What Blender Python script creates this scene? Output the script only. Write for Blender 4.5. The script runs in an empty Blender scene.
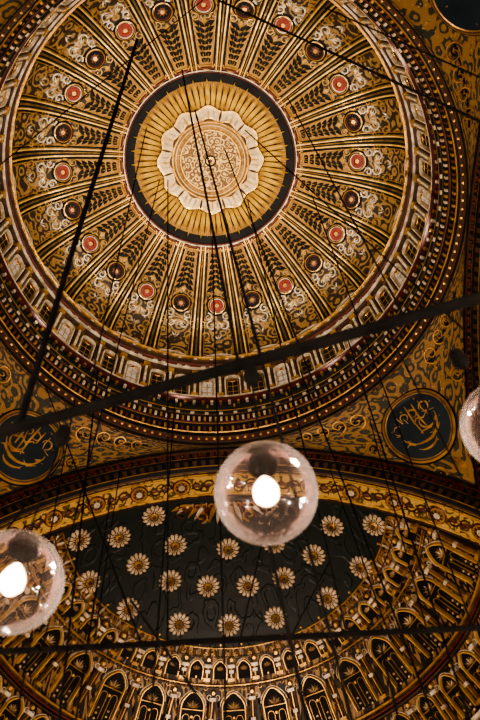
import bpy, math, random
from mathutils import Vector, Matrix
random.seed(7)
pi=math.pi; rad=math.radians
sc=bpy.context.scene
# ---------------------------------------------------------------- materials
MATS={}
def newmat(name):
    m=bpy.data.materials.new(name); m.use_nodes=True
    nt=m.node_tree; b=nt.nodes['Principled BSDF']; MATS[name]=m
    return m,nt,b
def simple(name,c1,c2,metal=0.0,rough=0.5,scale=3.0,bump=0.3,spec=.5):
    m,nt,b=newmat(name); N=nt.nodes; L=nt.links
    tc=N.new('ShaderNodeTexCoord'); n=N.new('ShaderNodeTexNoise')
    n.inputs['Scale'].default_value=scale; n.inputs['Detail'].default_value=5
    L.new(tc.outputs['Object'],n.inputs['Vector'])
    r=N.new('ShaderNodeValToRGB'); r.color_ramp.elements[0].position=.35; r.color_ramp.elements[1].position=.65
    r.color_ramp.elements[0].color=(*c1,1); r.color_ramp.elements[1].color=(*c2,1)
    L.new(n.outputs['Fac'],r.inputs['Fac']); L.new(r.outputs['Color'],b.inputs['Base Color'])
    b.inputs['Metallic'].default_value=metal; b.inputs['Roughness'].default_value=rough
    b.inputs['Specular IOR Level'].default_value=spec
    if bump:
        bm=N.new('ShaderNodeBump'); bm.inputs['Strength'].default_value=bump; bm.inputs['Distance'].default_value=.05
        L.new(n.outputs['Fac'],bm.inputs['Height']); L.new(bm.outputs['Normal'],b.inputs['Normal'])
    return m
def arab(name,cA,cB,cC,scale=1.2,k=16,metal=0.2,rough=0.45,th=0.1):
    """scroll-work: distorted rings round voronoi cells, A ground, B scroll, C accents"""
    m,nt,b=newmat(name); N=nt.nodes; L=nt.links
    tc=N.new('ShaderNodeTexCoord')
    no=N.new('ShaderNodeTexNoise'); no.inputs['Scale'].default_value=scale*1.5; no.inputs['Detail'].default_value=3
    L.new(tc.outputs['UV'],no.inputs['Vector'])
    v=N.new('ShaderNodeTexVoronoi'); v.inputs['Scale'].default_value=scale
    L.new(tc.outputs['UV'],v.inputs['Vector'])
    a=N.new('ShaderNodeMath'); a.operation='MULTIPLY'; a.inputs[1].default_value=k; L.new(v.outputs['Distance'],a.inputs[0])
    a2=N.new('ShaderNodeMath'); a2.operation='MULTIPLY_ADD'; a2.inputs[1].default_value=7; L.new(no.outputs['Fac'],a2.inputs[0]); L.new(a.outputs[0],a2.inputs[2])
    s=N.new('ShaderNodeMath'); s.operation='SINE'; L.new(a2.outputs[0],s.inputs[0])
    mr=N.new('ShaderNodeMapRange'); mr.inputs['From Min'].default_value=th-.15; mr.inputs['From Max'].default_value=th+.25
    L.new(s.outputs[0],mr.inputs['Value'])
    mx=N.new('ShaderNodeMix'); mx.data_type='RGBA'; L.new(mr.outputs['Result'],mx.inputs['Factor'])
    mx.inputs['A'].default_value=(*cA,1); mx.inputs['B'].default_value=(*cB,1)
    v2=N.new('ShaderNodeTexVoronoi'); v2.inputs['Scale'].default_value=scale*3.3; L.new(tc.outputs['UV'],v2.inputs['Vector'])
    mr2=N.new('ShaderNodeMapRange'); mr2.inputs['From Min'].default_value=.22; mr2.inputs['From Max'].default_value=.12
    L.new(v2.outputs['Distance'],mr2.inputs['Value'])
    mx2=N.new('ShaderNodeMix'); mx2.data_type='RGBA'; L.new(mr2.outputs['Result'],mx2.inputs['Factor'])
    L.new(mx.outputs['Result'],mx2.inputs['A']); mx2.inputs['B'].default_value=(*cC,1)
    L.new(mx2.outputs['Result'],b.inputs['Base Color'])
    b.inputs['Metallic'].default_value=metal; b.inputs['Roughness'].default_value=rough
    bm=N.new('ShaderNodeBump'); bm.inputs['Strength'].default_value=.5; bm.inputs['Distance'].default_value=.08
    L.new(mr.outputs['Result'],bm.inputs['Height']); L.new(bm.outputs['Normal'],b.inputs['Normal'])
    return m
simple('gold',(.29,.165,.048),(.52,.33,.12),.5,.30,2.0)
simple('bright_gold',(.54,.33,.09),(.78,.54,.21),.4,.30,2.0)
simple('cream',(.34,.28,.20),(.72,.64,.50),.15,.34,2.5)
simple('rosette_cream',(.40,.32,.21),(.60,.50,.35),.1,.4,2.0)
simple('ivory_gilt',(.38,.27,.13),(.56,.44,.26),.2,.38,2.0)
simple('ochre',(.17,.085,.020),(.31,.17,.045),.25,.5,1.2)
simple('fringe_gold',(.42,.25,.05),(.62,.40,.10),.2,.4,2.0)
simple('dark',(.006,.006,.007),(.013,.013,.013),0,.6,1.0,.2,.2)
simple('deep_green',(.005,.013,.013),(.010,.022,.021),0,.5,.4,.2,.3)
simple('brown',(.036,.019,.010),(.09,.047,.023),.1,.5,2.0)
simple('red',(.13,.009,.004),(.20,.018,.008),.05,.45,2.0)
simple('dark_red',(.07,.013,.009),(.12,.024,.014),.05,.45,2.0)
simple('teal',(.004,.013,.020),(.008,.022,.032),0,.5,1.0,.2,.3)
simple('iron',(.0015,.0015,.0015),(.004,.0035,.003),0,.9,8.0,.2,.08)
simple('stone',(.25,.2,.15),(.35,.28,.2),0,.7,.6)
simple('window_pale_glow',(.34,.36,.38),(.60,.58,.54),.1,.15,4.0)  # glow of some drum windows put into a pale pane colour
arab('dome_scroll',(.032,.021,.012),(.25,.155,.06),(.012,.009,.007),1.5,17,.25)
arab('pend_scroll',(.22,.13,.040),(.026,.030,.020),(.36,.25,.11),1.3,15,.2,.5,.25)
arab('band_scroll',(.50,.34,.10),(.11,.08,.03),(.64,.49,.26),1.5,14,.2,.45,.5)
arab('semi_scroll',(.014,.011,.009),(.26,.16,.07),(.007,.007,.006),2.4,15,.25,.45,.15)
arab('centre_scroll',(.13,.07,.024),(.52,.36,.15),(.07,.04,.017),2.6,17,.3,.4,.0)
arab('green_faint',(.005,.013,.013),(.006,.015,.014),(.007,.017,.016),.9,14,.0,.5,.5)
arab('carpet',(.15,.02,.02),(.2,.1,.05),(.03,.02,.05),.8,14,0,.9,.4)
# ---------------------------------------------------------------- builder
class B:
    def __init__(s): s.v=[];s.f=[];s.m=[];s.uv=[];s.mats=[]
    def mi(s,n):
        if n not in s.mats: s.mats.append(n)
        return s.mats.index(n)
    def face(s,ids,mat,uvs=None):
        s.f.append(ids); s.m.append(s.mi(mat)); s.uv.extend(uvs if uvs else [(s.v[i][0],s.v[i][2]) for i in ids])
    def obj(s,name,parent=None,smooth=False):
        me=bpy.data.meshes.new(name); me.from_pydata([tuple(p) for p in s.v],[],s.f)
        for n in s.mats: me.materials.append(MATS[n])
        me.polygons.foreach_set('material_index',s.m)
        if smooth: me.polygons.foreach_set('use_smooth',[True]*len(s.f))
        ul=me.uv_layers.new(name='UVMap'); flat=[c for u in s.uv for c in u]; ul.data.foreach_set('uv',flat)
        me.update()
        o=bpy.data.objects.new(name,me); sc.collection.objects.link(o)
        if parent: o.parent=parent
        return o
def grid(b,F,us,vs,mat,uvf=None):
    base=len(b.v); n=len(vs)
    for u in us:
        for v in vs: b.v.append(F(u,v))
    for i in range(len(us)-1):
        for j in range(n-1):
            q=[base+i*n+j,base+(i+1)*n+j,base+(i+1)*n+j+1,base+i*n+j+1]
            c=[(us[i],vs[j]),(us[i+1],vs[j]),(us[i+1],vs[j+1]),(us[i],vs[j+1])]
            if uvf: c=[uvf(*t) for t in c]
            mt=mat(i,j) if callable(mat) else mat
            b.face(q,mt,c)
def lin(a,c,n): return [a+(c-a)*i/n for i in range(n+1)]
def ribbon(b,pts,w,h,M,mat,closed=False,h0=0.0):
    n=len(pts); base=len(b.v)
    for i,p in enumerate(pts):
        if closed: q0=pts[(i-1)%n]; q1=pts[(i+1)%n]
        else: q0=pts[max(i-1,0)]; q1=pts[min(i+1,n-1)]
        dx=q1[0]-q0[0]; dy=q1[1]-q0[1]; l=math.hypot(dx,dy) or 1
        nx=-dy/l; ny=dx/l
        ww=w(i/(n-1)) if callable(w) else w
        for o,hh in ((-1,h0),(-.5,h0+h),(.5,h0+h),(1,h0)):
            b.v.append(M(p[0]+nx*ww*o,p[1]+ny*ww*o,hh))
    for i in range(n if closed else n-1):
        j=(i+1)%n
        for k in range(3):
            q=[base+i*4+k,base+j*4+k,base+j*4+k+1,base+i*4+k+1]
            b.face(q,mat,[(pts[i][0],pts[i][1])]*2+[(pts[j][0],pts[j][1]+.1)]*2)
def disc(b,cx,cy,rings,M,n=20,a0=0,scal=0,ns=8):
    base=len(b.v)
    for (r,h,mt) in rings:
        for k in range(n):
            a=a0+2*pi*k/n; rr=r*(1+scal*math.cos(ns*a))
            b.v.append(M(cx+rr*math.cos(a),cy+rr*math.sin(a),h))
    for i in range(len(rings)-1):
        for k in range(n):
            k2=(k+1)%n; q=[base+i*n+k,base+i*n+k2,base+(i+1)*n+k2,base+(i+1)*n+k]
            r0=rings[i][0]; r1=rings[i+1][0]; a=2*pi*k/n; a2=2*pi*(k+1)/n
            b.face(q,rings[i][2],[(cx+r0*math.cos(a),cy+r0*math.sin(a)),(cx+r0*math.cos(a2),cy+r0*math.sin(a2)),(cx+r1*math.cos(a2),cy+r1*math.sin(a2)),(cx+r1*math.cos(a),cy+r1*math.sin(a))])
    last=[base+(len(rings)-1)*n+k for k in range(n)]
    r1=rings[-1][0]
    b.face(last,rings[-1][2],[(cx+r1*math.cos(2*pi*k/n),cy+r1*math.sin(2*pi*k/n)) for k in range(n)])
def leaf(b,x,y,ang,Ln,W,h,M,mat,n=4,h0=.02):
    ca,sa=math.cos(ang),math.sin(ang); base=len(b.v)
    for i in range(n+1):
        t=i/n; w=W*(math.sin(pi*min(max(t,.02),.98))**.8)*(1.15-.4*t)
        for o,hh in ((-w,0),(0,h),(w,0)):
            lx=t*Ln; ly=o
            b.v.append(M(x+lx*ca-ly*sa,y+lx*sa+ly*ca,hh+h0))
    for i in range(n):
        for k in range(2):
            q=[base+i*3+k,base+i*3+3+k,base+i*3+4+k,base+i*3+1+k]
            b.face(q,mat,[(x,y)]*4)
def scroll(b,x,y,ang,R,turns,sgn,w,h,M,mat,lf=True,n=18):
    pts=[]
    for i in range(n+1):
        t=i/n; r=R*(1-.82*t); a=ang+sgn*turns*2*pi*t
        pts.append((x+r*math.cos(a),y+r*math.sin(a)))
    ribbon(b,pts,lambda t:w*(1-.5*t),h,M,mat)
    if lf:
        for i in range(2,n-4,4):
            a=ang+sgn*turns*2*pi*i/n
            leaf(b,pts[i][0],pts[i][1],a+sgn*.6,R*.45,R*.13,h,M,mat)
def box(b,M,x0,x1,y0,y1,h0,h1,mat):
    base=len(b.v)
    for h in (h0,h1):
        for (x,y) in ((x0,y0),(x1,y0),(x1,y1),(x0,y1)): b.v.append(M(x,y,h))
    for q in ((4,5,6,7),(0,1,5,4),(1,2,6,5),(2,3,7,6),(3,0,4,7),(3,2,1,0)):
        b.face([base+k for k in q],mat,[(x0,y0),(x1,y0),(x1,y1),(x0,y1)])
def empty(name):
    o=bpy.data.objects.new(name,None); sc.collection.objects.link(o); return o
# ---------------------------------------------------------------- dimensions (z=0 is eye level)
FLOOR=-1.6
RD=11.5; ZD=44.8; BD=5.8
def zdome(r): return ZD+BD*math.sqrt(max(0,1-(r/RD)**2))
NT=400; tab=[(0.0,0.0,ZD+BD)]
for i in range(1,NT+1):
    th=pi/2*i/NT; r=RD*math.sin(th); z=ZD+BD*math.cos(th)
    s=tab[-1][0]+math.hypot(r-tab[-1][1],z-tab[-1][2]); tab.append((s,r,z))
def arc_of_r(r):
    for i in range(NT):
        if tab[i+1][1]>=r:
            f=(r-tab[i][1])/(tab[i+1][1]-tab[i][1]); return tab[i][0]+f*(tab[i+1][0]-tab[i][0])
    return tab[-1][0]
import bisect
SS=[t[0] for t in tab]
def rz(s):
    i=min(max(bisect.bisect(SS,s)-1,0),NT-1)
    f=(s-SS[i])/(SS[i+1]-SS[i]); return tab[i][1]+f*(tab[i+1][1]-tab[i][1]),tab[i][2]+f*(tab[i+1][2]-tab[i][2])
STOP=SS[-1]
def Mdome(phi):
    def M(x,y,h=0):
        r,z=rz(min(y,STOP)); r=max(r,.01)
        nr=-r/RD**2; nz=-(z-ZD)/BD**2; l=math.hypot(nr,nz); 
        p=phi+x/r; r2=r+nr/l*h; z2=z+nz/l*h
        if y>STOP: z2-=y-STOP
        return (r2*math.cos(p),r2*math.sin(p),z2)
    return M
def Mcap(x,y,h=0):
    r=math.hypot(x,y); return (x,y,zdome(r)-h)
S_IN=arc_of_r(5.4); S_MED=arc_of_r(9.12); S_SC0=arc_of_r(5.9); S_SC1=arc_of_r(8.2)
dome=empty('central_dome')
b=B()
us=lin(0,2*pi,192); vs=lin(S_IN,STOP,24)
def Fd(u,v):
    r,z=rz(v); return (r*math.cos(u),r*math.sin(u),z)
grid(b,Fd,us,vs,'dome_scroll',lambda u,v:(u*9,v))
b.obj('dome_shell',dome,True)
b=B()
for k in range(24):
    phi=pi/2+k*rad(15); M=Mdome(phi); Mr=Mdome(phi+rad(7.5)); hw=lambda y: rz(y)[0]*rad(7.5)
    ys=lin(S_IN+.05,STOP-.1,16)
    wr=lambda y:.085+.018*(y-S_IN)
    grid(b,lambda u,v:Mr(u*wr(v),v,.08),[-1,1],ys,'dark')
    for sg in (-1,1):
        ribbon(b,[(sg*(wr(y)+.05),y) for y in ys],.075,.16,Mr,'bright_gold')
        ribbon(b,[(sg*(wr(y)+.20),y) for y in ys],.055,.05,Mr,'dark')
        ribbon(b,[(sg*wr(y)*.15,y) for y in ys],.016,.05,Mr,'gold',h0=.08)
        y2=lin(S_IN+.35,STOP-.55,12)
        ribbon(b,[(sg*(hw(y)-wr(y)-.28),y) for y in y2],.03,.06,M,'gold')
    y3=lin(S_IN+.3,S_SC1+.1,8)
    grid(b,lambda u,v:M(u*(hw(v)-wr(v)-.28),v,.02),[-1,0,1],y3,'ochre')
    nrow=7
    for j in range(nrow):
        t=j/(nrow-1); y=S_SC0+.1+(S_SC1-S_SC0-.4)*t; w=(.18+.28*t)
        for sg in (-1,1):
            leaf(b,sg*.02,y,pi/2-sg*.95,w*1.6,.175,.07,M,'dark')
            leaf(b,sg*w*.55,y-.05,pi/2-sg*.25,.24,.042,.09,M,'bright_gold',h0=.05)
        leaf(b,0,y-.02,pi/2,.22,.04,.10,M,'gold',h0=.04)
    ym=S_MED
    red=(k%2==0)
    disc(b,0,ym,[(.70,.02,'dark'),(.60,.12,'gold'),(.53,.16,'dark'),(.48,.16,'cream' if red else 'dark_red'),(.43,.10,'red' if red else 'dark'),(.24,.10,'red' if red else 'dark_red'),(.13,.14,'gold'),(.06,.14,'gold')],M,20)
    for q in range(8):
        a=q*pi/4; leaf(b,.16*math.cos(a),ym+.16*math.sin(a),a,.16,.022,.05,M,'gold',h0=.10)
    for sg in (-1,1):
        scroll(b,sg*.52,ym-.76,pi/2,.26,1.1,sg,.045,.07,M,'gold')
        scroll(b,sg*.60,ym+.76,-pi/2,.28,1.1,-sg,.05,.07,M,'cream')
        scroll(b,sg*.40,ym+1.40,-pi/2,.36,1.2,sg,.05,.09,M,'cream')
        scroll(b,sg*.95,ym+1.30,pi/2,.26,1.1,-sg,.045,.07,M,'gold')
        scroll(b,sg*.85,ym+2.1,pi/2,.32,1.1,sg,.045,.07,M,'gold')
        leaf(b,sg*.78,ym-.1,pi/2+sg*.3,.5,.10,.06,M,'gold')
        leaf(b,sg*.82,ym-.1,-pi/2-sg*.3,.5,.10,.06,M,'gold')
    leaf(b,0,ym-1.2,pi/2,.45,.12,.1,M,'bright_gold')
    for q in range(-3,4):
        leaf(b,0,ym+1.1,pi/2+q*.42,.62,.075,.08,M,'cream' if q%2==0 else 'gold')
    for q in range(-2,3):
        leaf(b,q*.12,ym+2.1,pi/2+q*.35,.50,.07,.08,M,'cream' if q%2==0 else 'brown')
    hwid=hw(STOP)-wr(STOP)-.28
    pts=[(hwid*math.cos(a),STOP-.12-.55*math.sin(a)) for a in lin(0,pi,12)]
    ribbon(b,pts,.05,.1,M,'cream')
    hw0=hw(S_IN)-wr(S_IN)-.12
    pts=[(hw0*math.cos(a),S_IN+.5-.35*math.sin(a)) for a in lin(0,pi,10)]
    ribbon(b,pts,.04,.07,M,'bright_gold')
b.obj('dome_ribs_and_panels',dome)
# crown
b=B()
grid(b,lambda u,v:Mcap(v*math.cos(u),v*math.sin(u),0),lin(0,2*pi,96),[.0,.6,1.2,1.9,2.6,3.3,4.0,4.82],'ochre',lambda u,v:(u*3,v))
grid(b,lambda u,v:Mcap(v*math.cos(u),v*math.sin(u),0),lin(0,2*pi,96),[4.82,5.15,5.45],'dark')
def ring(r,w,h,mat,h0=0,n=96):
    ribbon(b,[(r*math.cos(2*pi*k/n),r*math.sin(2*pi*k/n)) for k in range(n)],w,h,Mcap,mat,True,h0)
ring(5.46,.05,.20,'cream'); ring(5.36,.04,.14,'dark_red'); ring(5.60,.08,.1,'dark_red'); ring(5.74,.04,.12,'gold')
for k in range(96):
    a=2*pi*k/96
    if k%2: leaf(b,5.2*math.cos(a),5.2*math.sin(a),a,.18,.03,.04,Mcap,'brown')
for k in range(72):
    a=2*pi*k/72; L=(1.80,1.62)[k%2]
    leaf(b,3.12*math.cos(a),3.12*math.sin(a),a,L*1.06,.15,.12,Mcap,'fringe_gold',6,.05)
    leaf(b,3.4*math.cos(a+.044),3.4*math.sin(a+.044),a+.044,1.45,.034,.02,Mcap,'dark',3,.06)
disc(b,0,0,[(3.34,.12,'brown'),(3.28,.16,'bright_gold'),(3.14,.20,'ivory_gilt'),(2.62,.18,'bright_gold'),(2.52,.16,'brown'),(2.40,.16,'ochre'),(1.9,.14,'centre_scroll')],Mcap,192,0,.04,12)
for k in range(12):
    a=2*pi*k/12
    for da in (-.12,0,.12):
        leaf(b,2.6*math.cos(a+da),2.6*math.sin(a+da),a+da*.6,.50,.06,.06,Mcap,'bright_gold' if da==0 else 'cream',4,.21)
    a2=a+pi/12
    leaf(b,2.5*math.cos(a2),2.5*math.sin(a2),a2,.70,.07,.05,Mcap,'brown',4,.21)
ring(2.40,.09,.16,'gold',.14); ring(2.2,.05,.08,'ivory_gilt',.14)
for k in range(32):
    a=2*pi*k/32; leaf(b,1.95*math.cos(a),1.95*math.sin(a),a,.26,.06,.06,Mcap,'bright_gold',3,.15)
ring(1.9,.05,.12,'bright_gold',.14)
for k in range(8):
    a=2*pi*k/8
    for sg in (-1,1):
        scroll(b,1.35*math.cos(a+sg*.18),1.35*math.sin(a+sg*.18),a,.32,1.2,sg,.04,.08,Mcap,'bright_gold')
        scroll(b,.75*math.cos(a+.39+sg*.2),.75*math.sin(a+.39+sg*.2),a+.4,.2,1.1,sg,.035,.08,Mcap,'ivory_gilt',False,12)
disc(b,0,0,[(.42,.14,'gold'),(.36,.24,'dark'),(.26,.24,'bright_gold'),(.12,.3,'dark_red')],Mcap,20)
b.obj('dome_crown_medallion',dome)
# ---------------------------------------------------------------- drum
b=B()
def cyl(r0,z0,r1,z1,mat,n=192,us=1.0):
    grid(b,lambda u,v:((r0+(r1-r0)*v)*math.cos(u),(r0+(r1-r0)*v)*math.sin(u),z0+(z1-z0)*v),lin(0,2*pi,n),[0,1],mat,lambda u,v:(u*r0*us,(z0+(z1-z0)*v)+r0+(r1-r0)*v))
cyl(11.5,44.85,11.5,39.0,'brown'); cyl(11.5,39.0,11.5,36.5,'deep_green')
def Mcyl(phi,R):
    def M(x,y,h=0):
        r=R-h; p=phi+x/R; return (r*math.cos(p),r*math.sin(p),y)
    return M
def Mdrum(phi): return Mcyl(phi,11.5)
M0=Mdrum(0)
def dring(z,w,h,mat,h0=0,n=192):
    c=2*pi*11.5
    ribbon(b,[(c*k/n,z) for k in range(n)],w,h,M0,mat,True,h0)
dring(44.75,.10,.28,'gold'); dring(44.35,.05,.2,'brown'); dring(43.95,.10,.14,'dark_red'); dring(43.1,.07,.26,'cream'); dring(42.85,.06,.18,'brown')
dring(39.15,.10,.3,'cream'); dring(38.95,.06,.3,'dark_red')
for k in range(144):
    M=Mdrum(2*pi*k/144)
    disc(b,0,43.55,[(.19,.02,'gold'),(.14,.12,'cream' if k%3 else 'red'),(.05,.14,'dark')],M,8)
    box(b,M,-.10,.10,44.45,44.60,0,.20,'cream' if k%2 else 'gold')
    box(b,M,-.08,.08,38.62,38.85,0,.18,'cream' if k%2 else 'gold')
NB=48
for k in range(NB):
    M=Mdrum(2*pi*(k+.5)/NB); W=1.505/2
    r=.44
    pts=[(r*math.cos(a),41.6+r*math.sin(a)) for a in lin(0,pi,10)]
    poly=[(r,39.35)]+pts+[(-r,39.35)]
    base=len(b.v)
    for p in poly: b.v.append(M(p[0],p[1],.03))
    b.face([base+i for i in range(len(poly))],'window_pale_glow' if k%3==0 else 'dark',poly)
    ribbon(b,poly,.065,.20,M,'cream')
    ribbon(b,[(p[0]*.72,(p[1]-40.6)*.86+40.6) for p in poly],.03,.08,M,'gold')
    ribbon(b,[(0,39.5),(0,41.9)],.03,.06,M,'gold')
    for yy in (40.1,40.8,41.5): ribbon(b,[(-.35,yy),(.35,yy)],.022,.06,M,'gold')
    disc(b,0,41.55,[(.17,.04,'gold'),(.12,.09,'red')],M,8)
    for sg in (-1,1):
        scroll(b,sg*.5,42.35,pi/2,.15,1.1,sg,.04,.08,M,'gold',False,10)
    box(b,M,W-.16,W+.16,39.3,42.2,0,.16,'brown')
    box(b,M,W-.07,W+.07,39.5,42.0,.16,.28,'cream')
    box(b,M,W-.20,W+.20,42.1,42.45,0,.34,'gold')
    box(b,M,W-.20,W+.20,39.25,39.5,0,.34,'gold')
    disc(b,W,42.65,[(.13,.05,'cream'),(.08,.16,'cream')],M,8)
    box(b,M,-.05,.05,38.1,38.5,0,.1,'gold')
prof=[(11.5,37.05,'dark'),(11.0,37.05,'gold'),(11.0,36.95,'dark'),(11.08,36.80,'brown'),(11.10,36.62,'dark'),(11.16,36.5,'dark'),(11.20,36.1,'dark_red'),(11.24,36.0,'gold'),(11.24,35.94,'dark'),(11.32,35.75,'dark'),(11.34,35.3,'gold'),(11.40,35.26,'dark'),(11.42,34.95,'brown'),(11.5,34.85,'dark_red'),(11.52,34.65,'brown'),(11.56,34.5,'dark'),(11.60,34.35,'brown'),(11.62,34.1,'brown')]
for i in range(len(prof)-1):
    cyl(prof[i][0],prof[i][1],prof[i+1][0],prof[i+1][1],prof[i][2])
for k in range(240):
    p=2*pi*k/240
    box(b,Mcyl(p,11.2),-.06,.06,36.15,36.45,0,.12,'gold' if k%2 else 'cream')
    box(b,Mcyl(p,11.36),-.06,.06,35.35,35.65,0,.12,'dark_red' if k%2 else 'gold')
for k in range(180):
    p=2*pi*k/180
    disc(b,0,34.78,[(.10,.0,'gold'),(.06,.08,'gold')],Mcyl(p,11.5),6)
    if k%2: box(b,Mcyl(p,11.06),-.10,.10,36.64,36.80,0,.08,'cream')
b.obj('dome_drum_and_cornice',dome)
# ---------------------------------------------------------------- pendentives
S=11.65; ZA=17.0; RA=17.05
def zarch(u): return ZA+math.sqrt(max(0,RA**2-u*u))
def Ppend(phi,t):
    c,s=math.cos(phi),math.sin(phi); m=max(abs(c),abs(s)); ro=S/m
    lo=ro*min(abs(c),abs(s)); zo=zarch(lo)
    r=11.58+(ro-11.58)*t; z=34.2+(zo-34.2)*t
    z+= .35*math.sin(pi*t)*(ro-11.58)/4.9
    return (r*c,r*s,z)
def Mpend(phi0):
    def M(x,y,h=0):
        r=11.58+y*.714; phi=phi0+x/r; c,s=math.cos(phi),math.sin(phi); m=max(abs(c),abs(s)); ro=S/m
        t=(r-11.58)/max(ro-11.58,.05)
        p=Ppend(phi,min(t,1.0))
        if t>1: p=(r*c,r*s,p[2]-.7*(r-ro))
        return (p[0]-c*.7*h,p[1]-s*.7*h,p[2]-.7*h)
    return M
b=B()
for q in range(4):
    p0=q*pi/2
    grid(b,Ppend,[p0+x for x in lin(0,pi/2,48)],lin(0,1,8),'pend_scroll',lambda u,v:(u*13,v*6))
b.obj('pendentives_shell',dome,True)
b=B()
PQ=[pi/4+q*pi/2 for q in range(4)]
for p in PQ:
    M=Mpend(p)
    for sg in (-1,1):
        for (x,y,R) in ((2.5,1.0,.5),(3.4,.75,.42),(4.2,.6,.36),(5.0,.5,.3),(2.0,4.6,.42),(1.0,5.4,.4),(2.8,2.6,.4)):
            scroll(b,sg*x,y,pi/2,R,1.3,sg,.06,.08,M,'gold'); scroll(b,sg*x*.97,y+.1,0,R*.5,1.1,-sg,.04,.08,M,'dark',False)
        ribbon(b,[(sg*x,1.75-.25*x) for x in lin(2.2,5.5,10)],.05,.07,M,'dark')
    leaf(b,0,5.2,pi/2,1.0,.3,.1,M,'gold')
b.obj('pendentive_scrollwork',dome)
def calligraphy(b,M,cx,cy,R,mat):
    f=lambda pts:[(cx+x*R,cy-y*R) for x,y in pts]
    def arc(x,y,r,a0,a1,ky=1): return [(x+r*math.cos(rad(a)),y+ky*r*math.sin(rad(a))) for a in lin(a0,a1,14)]
    W=lambda w:(lambda t:w*R*(.35+.9*math.sin(pi*min(max(t,.05),.95))))
    st=[(arc(0,.05,.68,190,350,.85),.055),(arc(-.38,.0,.30,170,400,.8),.045),(arc(.30,-.02,.26,150,390,.9),.045),
        ([(-.22,-.15),(-.20,.2),(-.27,.72)],.04),([(.02,-.3),(.03,.2),(-.04,.80)],.045),([(.36,-.1),(.33,.3),(.42,.66)],.04),
        (arc(-.52,.38,.16,0,330),.035),(arc(.60,.25,.15,20,350),.035),(arc(.1,-.52,.36,200,345,.6),.04),
        ([(-.75,.1),(-.5,.2),(-.3,.12),(-.1,.25),(.1,.1),(.25,.22),(.55,.05),(.78,.12)],.04),
        ([(-.62,-.12),(-.3,-.28),(0,-.2),(.3,-.34),(.62,-.18)],.035),
        ([(-.5,.02),(-.44,.4),(-.5,.66)],.03),([(.2,-.3),(.18,.1),(.24,.5)],.03),
        (arc(-.1,.45,.13,10,320),.03),(arc(.2,.5,.12,-40,260),.03),([(-.6,-.35),(-.35,-.5),(-.15,-.38)],.035),([(.45,-.45),(.6,-.3),(.72,-.35)],.035)]
    for p,w in st: ribbon(b,f(p),W(w),.05,M,mat,h0=.17)
    for x,y in ((-.1,.62),(.15,.72),(-.45,.80),(.55,.5),(-.2,-.68),(.2,-.7),(0,-.08),(-.72,-.2),(.7,-.1),(-.3,-.38),(.78,.35),(-.78,.35)):
        leaf(b,cx+x*R-.04*R,cy-y*R,0,.10*R,.045*R,.05,M,mat,3,.17)
for i,p in enumerate(PQ):
    b=B(); R=1.66; cy=3.12
    M=Mpend(p+(.02,-.035,-.07,.065)[i])
    disc(b,0,cy,[(R*1.12,.04,'dark'),(R*1.08,.12,'gold'),(R*1.02,.20,'brown'),(R*.98,.20,'gold'),(R*.95,.17,'teal')],M,48)
    calligraphy(b,M,0,cy,R*.92,'gold')
    b.obj('calligraphy_roundel',dome)
# ---------------------------------------------------------------- arch + semi-dome (built on the +Y side, instanced on four sides)
SC=Vector((0,13.6,17.0)); RS=15.4
b=B()
aprof=[(17.1,11.66,'dark'),(17.0,11.50,'gold'),(16.95,11.48,'dark'),(16.85,11.55,'brown'),(16.70,11.52,'dark_red'),(16.62,11.55,'V'),(16.2,11.58,'gold'),(16.15,11.58,'dark'),(16.05,11.66,'V2'),(15.72,11.75,'dark'),(15.65,11.72,'gold'),(15.58,11.74,'dark'),(15.5,11.9,'brown'),(15.48,12.0,'band_scroll'),(15.46,13.45,'dark'),(15.40,13.60,'dark')]
NA=120
for i in range(len(aprof)-1):
    r0,y0,mt=aprof[i]; r1,y1,_=aprof[i+1]
    lim=math.asin(11.66/max(r0,r1)) if i<12 else math.asin(11.9/15.4)
    ps=lin(-lim,lim,NA)
    if mt=='V': f=lambda a,c:'dark_red' if a%2 else 'dark'
    elif mt=='V2': f=lambda a,c:'brown' if a%2 else 'dark'
    else: f=mt
    grid(b,lambda u,v:((r0+(r1-r0)*v)*math.sin(u),y0+(y1-y0)*v,ZA+(r0+(r1-r0)*v)*math.cos(u)),ps,[0,1],f,lambda u,v:(u*15.5,y0+(y1-y0)*v))
def Mfront(rho,y0):
    def M(x,y,h=0):
        psi=x/rho; r=rho+y; return (r*math.sin(psi),y0-h,ZA+r*math.cos(psi))
    return M
for k in range(-40,41):
    M=Mfront(16.4,11.56)
    box(b,M,k*.29-.06,k*.29+.06,-.12,.12,0,.07,'brown' if k%2 else 'dark_red')
def Msoff(x,y,h=0):
    psi=x/15.46; r=15.46-h; return (r*math.sin(psi),y,ZA+r*math.cos(psi))
for y in (12.05,12.2,13.25,13.4):
    ribbon(b,[(x,y) for x in lin(-13.5,13.5,80)],.035,.06,Msoff,'brown' if y in(12.05,13.4) else 'bright_gold')
for k in range(-6,7):
    x=k*2.1
    disc(b,x,12.72,[(.46,.02,'dark_red'),(.40,.07,'gold'),(.30,.07,'brown'),(.16,.10,'cream')],Msoff,16)
    for q in range(8): leaf(b,x+.17*math.cos(q*pi/4),12.72+.17*math.sin(q*pi/4),q*pi/4,.2,.04,.05,Msoff,'gold',3,.07)
    for sg in (-1,1):
        scroll(b,x+sg*.78,12.72,0,.3,1.2,sg,.05,.05,Msoff,'brown')
        leaf(b,x+sg*.5,12.72,0 if sg>0 else pi,.5,.1,.05,Msoff,'dark_red')
def Msemi(phi0):
    def M(x,y,h=0):
        th=y/RS; r=RS-h; sp=max(math.sin(th),.02); ph=phi0+x/(RS*sp)
        return (r*sp*math.sin(ph),SC.y+r*sp*math.cos(ph),SC.z+r*math.cos(th))
    return M
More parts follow.
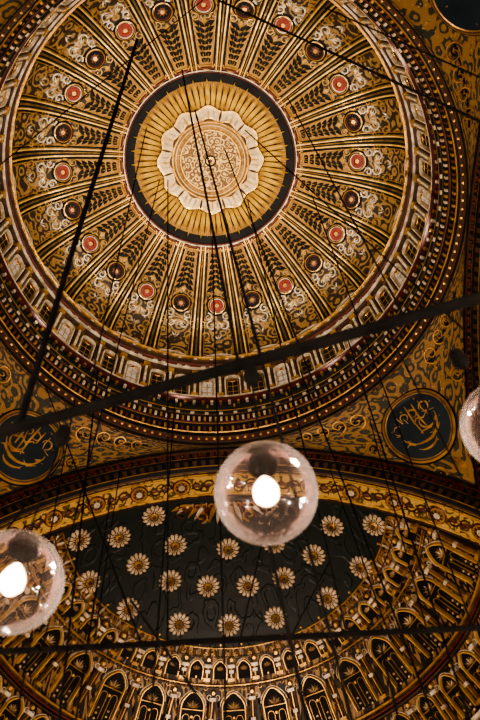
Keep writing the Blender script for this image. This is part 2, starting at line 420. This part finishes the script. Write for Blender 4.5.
def semi_grid(t0,t1,nt,mat):
    base=len(b.v)
    phs=lin(-pi/2,pi/2,72); ths=lin(rad(t0),rad(t1),nt); n=len(ths)
    for p in phs:
        for t in ths: b.v.append((RS*math.sin(t)*math.sin(p),SC.y+RS*math.sin(t)*math.cos(p),SC.z+RS*math.cos(t)))
    for i in range(72):
        for j in range(n-1):
            q=[base+i*n+j,base+(i+1)*n+j,base+(i+1)*n+j+1,base+i*n+j+1]
            if all(abs(b.v[k][0])>13.7 for k in q): continue
            b.face(q,mat,[(b.v[k][0],b.v[k][1]+b.v[k][2]) for k in q])
TG=29.9
semi_grid(0,TG,10,'green_faint'); semi_grid(TG,90,26,'semi_scroll')
Mz=Msemi(0)
def sring(th,w,h,mat,h0=0):
    y=rad(th)*RS; c=RS*math.sin(rad(th)); lim=pi/2
    ribbon(b,[(c*p,y) for p in lin(-lim,lim,72)],w,h,Mz,mat,False,h0)
sring(TG+.1,.05,.12,'gold'); sring(31.6,.04,.12,'brown'); sring(36.7,.05,.2,'gold'); sring(37.2,.05,.12,'brown')
sring(48.2,.10,.3,'gold'); sring(49.0,.1,.2,'dark_red'); sring(49.7,.08,.3,'brown'); sring(59,.16,.3,'cream'); sring(60,.12,.3,'gold'); sring(72,.3,.4,'gold')
def niches(th0,th1,nb,crest,inner=True,off=0.0):
    thm=(th0+th1)/2
    for k in range(nb):
        ph=-pi/2+pi*(k+.5+off)/nb
        M=Msemi(ph); y0=rad(th0)*RS; y1=rad(th1)*RS
        wt=RS*math.sin(rad(th0+1.0))*pi/nb/2
        r=wt*.58
        if abs(RS*math.sin(rad(thm))*math.sin(ph))>13.4: continue
        ya=y0+r+.22
        arch=[(r*math.cos(a),ya-r*(math.sin(a)+.28*max(0,math.sin(a))**6)) for a in lin(0,pi,12)]
        poly=[(r,y1-.22)]+arch+[(-r,y1-.22)]
        base=len(b.v)
        for p in poly: b.v.append(M(p[0],p[1],.04))
        b.face([base+i for i in range(len(poly))],'dark',poly)
        ribbon(b,poly,.05,.22,M,'bright_gold')
        ribbon(b,[(p[0]*1.16,p[1]-.09) for p in poly[1:-1]],.03,.12,M,'cream')
        for q in range(-3,4): leaf(b,0,ya+.05,-pi/2+q*.42,r*.68,.055,.08,M,'gold' if q%2 else 'cream',3,.05)
        if inner:
            ribbon(b,[(-r,ya+.12),(r,ya+.12)],.04,.12,M,'gold')
            yl=ya+.45
            for sg in (-1,1):
                a2=[(sg*r*.48+r*.30*math.cos(a),yl+.1-r*.36*math.sin(a)) for a in lin(0,pi,8)]
                ribbon(b,[(a2[0][0],y1-.3)]+a2+[(a2[-1][0],y1-.3)],.025,.12,M,'gold')
                leaf(b,sg*r*.48,y1-.4,-pi/2,.8,.07,.06,M,'brown',4,.05)
                for yy in (.9,1.25,1.6): disc(b,sg*r*.48,yl+yy*.75,[(.09,.05,'gold'),(.05,.1,'cream')],M,6)
                scroll(b,sg*wt*.8,y0+.28,pi/2,.15,1.1,sg,.035,.08,M,'cream',False,10)
                for q in range(4): leaf(b,sg*wt*.76,y0+.8+q*.42,-pi/2,.36,.07,.12,M,'gold' if q%2 else 'brown')
            disc(b,0,yl,[(.10,.05,'gold'),(.06,.12,'bright_gold')],M,8)
        x=wt*.97
        ribbon(b,[(x,y0+.4),(x,y1-.3)],.06,.24,M,'gold'); ribbon(b,[(x-.14,y0+.5),(x-.14,y1-.3)],.025,.12,M,'brown'); ribbon(b,[(x+.14,y0+.5),(x+.14,y1-.3)],.025,.12,M,'brown')
        box(b,M,x-.17,x+.17,y0+.28,y0+.45,0,.32,'cream'); box(b,M,x-.17,x+.17,y1-.32,y1-.15,0,.32,'gold')
        box(b,M,x-.12,x+.12,(y0+y1)/2-.08,(y0+y1)/2+.08,0,.30,'cream')
        disc(b,x,y0+.08,[(.15,.04,'gold'),(.09,.2,'bright_gold')],M,8)
        if crest:
            for q in range(-2,3): leaf(b,q*.12,y0+.02,-pi/2+q*.38,.62-.12*abs(q),.07,.10,M,'gold' if q%2 else 'cream')
            leaf(b,x,y0,-pi/2,.48,.07,.12,M,'gold')
            disc(b,0,y0-.66,[(.08,.02,'gold'),(.05,.1,'bright_gold')],M,7)
            for sg in (-1,1): scroll(b,sg*wt*.55,y0-.12,-pi/2,.15,1.1,sg,.03,.08,M,'gold',False,10)
niches(31.8,36.5,22,True,False); niches(37.8,47.9,15,True,True); niches(50.2,58.6,24,False); niches(60.5,71.5,24,False)
# rosettes: (polar angle, azimuth) on the semi-dome
ROS=[(13.4,-82.1),(20.6,-76.8),(27.5,-84.0),(20.4,-56.7),(29.1,-65.5),(27.8,-45.2),(13.1,-48.3),(19.4,-35.3),(26.5,-22.4),(10.6,1.2),(18.3,-12.6),(25.7,-0.5),(18.6,11.8),(26.0,20.5),(19.7,33.4),(20.1,56.0),(27.5,44.8),(20.5,77.1),(27.9,84.7),(28.3,64.8),(13.0,43.9)]
def rosette(M,y):
    disc(b,0,y,[(.57,.02,'rosette_cream'),(.51,.10,'rosette_cream'),(.25,.12,'brown'),(.21,.10,'gold'),(.10,.18,'brown')],M,112,0,.07,14)
    for q in range(14):
        a=(q+.5)*2*pi/14
        leaf(b,.22*math.cos(a),y+.22*math.sin(a),a,.38,.032,.03,M,'dark',3,.10)
        a=q*2*pi/14; leaf(b,.2*math.cos(a),y+.2*math.sin(a),a,.20,.028,.04,M,'brown',3,.12)
for th,az in ROS: rosette(Msemi(rad(az)),rad(th)*RS)
Mtop=lambda x,y,h=0:(x*(RS-h)/RS,SC.y+y,SC.z+math.sqrt(max(0,(RS-h)**2-x*x-y*y)))
for q in range(-8,9):
    leaf(b,q*.22,.1,pi/2-q*.16,1.35-.05*abs(q),.13,.1,Mtop,('dark_red','gold','cream')[q%3])
for q in range(-6,7): disc(b,q*.34,.25,[(.16,.1,'gold'),(.10,.16,'brown')],Mtop,8)
for sg in (-1,1):
    scroll(b,sg*2.1,.45,pi/2,.4,1.2,-sg,.07,.1,Mtop,'brown'); scroll(b,sg*1.2,.9,pi/2,.35,1.2,sg,.06,.1,Mtop,'gold')
grid(b,lambda u,v:(RS*math.sin(u),SC.y+RS*math.cos(u),v),lin(-rad(62),rad(62),32),[FLOOR,6,17],'stone',lambda u,v:(u*15,v))
o0=b.obj('semi_dome_and_arch',dome)
for i in range(1,4):
    o=bpy.data.objects.new('semi_dome_and_arch',o0.data); sc.collection.objects.link(o); o.rotation_euler=(0,0,i*pi/2); o.parent=dome
b=B()
for sx in (-1,1):
    for sy in (-1,1):
        box(b,lambda x,y,h=0:(sx*x,sy*y,h),11.66,13.6,11.66,13.6,FLOOR,29.4,'stone')
b.obj('corner_piers',dome)
b=B(); box(b,lambda x,y,h=0:(x,y,h),-29,29,-29,29,FLOOR-.2,FLOOR,'carpet'); b.obj('floor')
# ---------------------------------------------------------------- camera
TILT,ROLL,YAW,F=24.0,-5.6,-3.4,772.0
CAM=Vector((.14,-8.37,0))
t=rad(TILT)
Rb=Matrix(((1,0,0),(0,-math.cos(t),-math.sin(t)),(0,math.sin(t),-math.cos(t))))
RM=Matrix.Rotation(rad(YAW),3,'Z')@Rb@Matrix.Rotation(rad(ROLL),3,'Z')
cam=bpy.data.cameras.new('camera'); co=bpy.data.objects.new('camera',cam); sc.collection.objects.link(co)
co.matrix_world=Matrix.Translation(CAM)@RM.to_4x4()
cam.sensor_fit='VERTICAL'; cam.sensor_height=36; cam.sensor_width=24; cam.lens=F/720*36
cam.clip_end=300; cam.clip_start=.05
cam.dof.use_dof=True; cam.dof.focus_distance=43; cam.dof.aperture_fstop=2.6
sc.camera=co
# ---------------------------------------------------------------- lamps, bars, cables
def tube(b,p,q,r0,r1,mat,n=8):
    p=Vector(p);q=Vector(q);d=(q-p).normalized(); a=d.orthogonal().normalized(); c=d.cross(a); base=len(b.v)
    for (o,r) in ((p,r0),(q,r1)):
        for k in range(n):
            an=2*pi*k/n; b.v.append(tuple(o+(a*math.cos(an)+c*math.sin(an))*r))
    for k in range(n):
        k2=(k+1)%n; b.face([base+k,base+k2,base+n+k2,base+n+k],mat)
    b.face([base+k for k in range(n)],mat); b.face([base+n+k for k in range(n)],mat)
def revolve(b,c,prof,mat,n=24):
    base=len(b.v)
    for r,z in prof:
        for k in range(n): b.v.append((c[0]+r*math.cos(2*pi*k/n),c[1]+r*math.sin(2*pi*k/n),c[2]+z))
    for i in range(len(prof)-1):
        for k in range(n):
            k2=(k+1)%n; b.face([base+i*n+k,base+i*n+k2,base+(i+1)*n+k2,base+(i+1)*n+k],mat)
HB=3.7
chand=empty('chandelier_frame')
b=B(); tube(b,(-1.41,-6.27,HB),(1.88,-7.12,HB),.031,.031,'iron',12); b.obj('bar_near',chand)
b=B(); tube(b,(-1.68,-4.82,HB),(2.20,-4.81,HB),.02,.02,'iron',10); b.obj('bar_far',chand)
m,nt,bs=newmat('lamp_glass'); N=nt.nodes; L=nt.links
out=N['Material Output']; N.remove(bs)
tr=N.new('ShaderNodeBsdfTransparent'); tr.inputs['Color'].default_value=(.96,.95,.94,1)
gl=N.new('ShaderNodeBsdfGlossy'); gl.inputs['Roughness'].default_value=.05; gl.inputs['Color'].default_value=(.95,.93,.92,1)
df=N.new('ShaderNodeBsdfTranslucent'); df.inputs['Color'].default_value=(.80,.72,.71,1)
lw=N.new('ShaderNodeLayerWeight'); lw.inputs['Blend'].default_value=.22
tc=N.new('ShaderNodeTexCoord'); v=N.new('ShaderNodeTexVoronoi'); v.inputs['Scale'].default_value=28; L.new(tc.outputs['Object'],v.inputs['Vector'])
bm=N.new('ShaderNodeBump'); bm.inputs['Strength'].default_value=.35; bm.inputs['Distance'].default_value=.01; L.new(v.outputs['Distance'],bm.inputs['Height'])
L.new(bm.outputs['Normal'],gl.inputs['Normal'])
m1=N.new('ShaderNodeMixShader'); L.new(lw.outputs['Fresnel'],m1.inputs[0]); L.new(tr.outputs[0],m1.inputs[1]); L.new(gl.outputs[0],m1.inputs[2])
m2=N.new('ShaderNodeMixShader')
mr=N.new('ShaderNodeMapRange'); mr.inputs['From Min'].default_value=.1;mr.inputs['From Max'].default_value=1; mr.inputs['To Min'].default_value=.022; mr.inputs['To Max'].default_value=.13
L.new(lw.outputs['Facing'],mr.inputs['Value']); L.new(mr.outputs['Result'],m2.inputs[0])
L.new(m1.outputs[0],m2.inputs[1]); L.new(df.outputs[0],m2.inputs[2]); L.new(m2.outputs[0],out.inputs['Surface'])
m,nt,bs=newmat('bulb_glow'); bs.inputs['Emission Color'].default_value=(1,.66,.42,1); bs.inputs['Emission Strength'].default_value=9
bs.inputs['Base Color'].default_value=(1,.9,.8,1)
def lamp(P,hcap):
    P=Vector(P); r=.2
    e=empty('glass_globe_lamp'); e.location=P
    b=B()
    prof=[(r*math.sin(a),-r*math.cos(a)) for a in lin(0.0,pi-.28,24)]
    prof+= [(.055,r*.985),(.06,r*1.08)]
    revolve(b,(0,0,0),prof,'lamp_glass',40); b.obj('globe',e,True)
    b=B()
    revolve(b,(0,0,0),[(.0,-.055),(.03,-.05),(.048,-.02),(.050,.01),(.040,.045),(.025,.075),(.018,.09)],'bulb_glow',20); b.obj('bulb',e,True)
    b=B()
    revolve(b,(0,0,0),[(.02,.09),(.022,.17),(.065,.195),(.07,.23),(.05,.25),(.02,.29),(.006,.30)],'iron',20)
    tube(b,(0,0,.29),(0,0,hcap-P.z-.06),.005,.005,'iron',6)
    revolve(b,(0,0,hcap-P.z-.06),[(.006,-.16),(.03,-.13),(.045,-.08),(.03,-.04),(.036,0.0)],'iron',16)
    b.obj('cap_and_cord',e)
lamp((.29,-6.69,2.51),HB); lamp((-.71,-6.39,2.43),HB); lamp((1.36,-6.73,2.88),HB)
# cables: start xyz, end xyz, radii
W=[(-.96,-6.40,HB,-1.20,-8.03,16,.022,.030),(.23,-6.70,HB,-.96,-6.44,34,.010,.03),(.35,-6.73,HB,-.55,-4.64,36,.010,.03),(.35,-6.73,HB,.68,-5.33,2.6,.008,.008),
 (2.18,-7.59,6,.27,-8.54,9,.012,.012),(2.50,-7.82,7,1.41,-8.43,9,.008,.008),(.33,-6.07,3,.42,-5.81,2.2,.009,.009),(-2.27,-6.92,9,.30,-8.78,14,.007,.008),
 (-.27,-4.84,HB,-1.61,-2.73,30,.006,.022),(-.74,-5.21,2.8,-3.36,.64,20,.008,.02),(-.66,-5.20,2.8,-2.37,1.00,14,.007,.012),(-.44,-4.85,HB,-3.89,-.85,16,.008,.012),
 (-.05,-5.09,3,-.47,-5.17,HB,.008,.008),(1.41,-4.82,3,4.51,1.77,25,.008,.02),(1.22,-4.83,3,2.60,1.84,22,.008,.018),(1.51,-6.75,HB,1.57,-3.96,34,.006,.025),
 (1.95,-5.04,4.5,1.46,-6.09,HB+2,.007,.007),(.18,-4.81,HB,.55,-2.23,8,.006,.008),(.96,-5.08,2.8,1.06,-4.75,HB,.007,.007),(-1.29,-5.44,4,-2.82,-1.24,12,.007,.012),
 (.49,-4.79,HB,3.36,7.70,20,.006,.016),(.08,-4.92,3,-.03,.23,32,.006,.022),(-.95,-5.23,2.8,-3.69,.56,18,.006,.014),(-.29,-5.18,2.8,-1.53,3.71,24,.006,.016),
 (.66,-6.47,HB,.72,-2.85,36,.006,.026),(1.38,-4.73,HB,3.59,.44,16,.006,.012),(1.13,-4.75,HB,2.67,1.77,16,.006,.012),(-.72,-4.87,HB,-2.09,.26,14,.006,.010),(-2.85,-7.91,12,-2.93,-8.85,16,.008,.01),
 (-1.05,-4.82,HB,-2.2,-2.0,34,.006,.022),(.85,-4.81,HB,1.6,-1.0,34,.006,.022),(1.65,-4.81,HB,4.2,-1.5,32,.006,.022),(-.60,-6.48,HB,-2.6,-4.2,34,.006,.022),(1.10,-6.92,HB,3.4,-5.2,34,.006,.022)]
b=B()
for w in W: tube(b,w[0:3],w[3:6],w[6],w[7],'iron',6)
b.obj('suspension_cables',chand)
# ---------------------------------------------------------------- lights
def point(loc,p,col,r=.3):
    l=bpy.data.lights.new('hall_lamp_light','POINT'); l.energy=p; l.color=col; l.shadow_soft_size=r
    o=bpy.data.objects.new('hall_lamp_light',l); o.location=loc; sc.collection.objects.link(o)
for k in range(8):
    a=2*pi*(k+.5)/8; point((10.5*math.cos(a),10.5*math.sin(a),1.0),4300,(1,.85,.68))
for k in range(8):
    a=2*pi*(k+.25)/8
    l=bpy.data.lights.new('cornice_uplight','SPOT'); l.energy=2900; l.color=(1,.88,.73); l.spot_size=rad(120); l.spot_blend=.8; l.shadow_soft_size=.15
    o=bpy.data.objects.new('cornice_uplight',l); p=Vector((11.25*math.cos(a),11.25*math.sin(a),37.3)); o.location=p
    tg=Vector((-4*math.cos(a),-4*math.sin(a),48)); o.rotation_euler=(tg-p).to_track_quat('-Z','Y').to_euler(); sc.collection.objects.link(o)
w=bpy.data.worlds.new('world'); w.use_nodes=True; w.node_tree.nodes['Background'].inputs[0].default_value=(.02,.015,.01,1); sc.world=w
sc.view_settings.look='AgX - High Contrast'
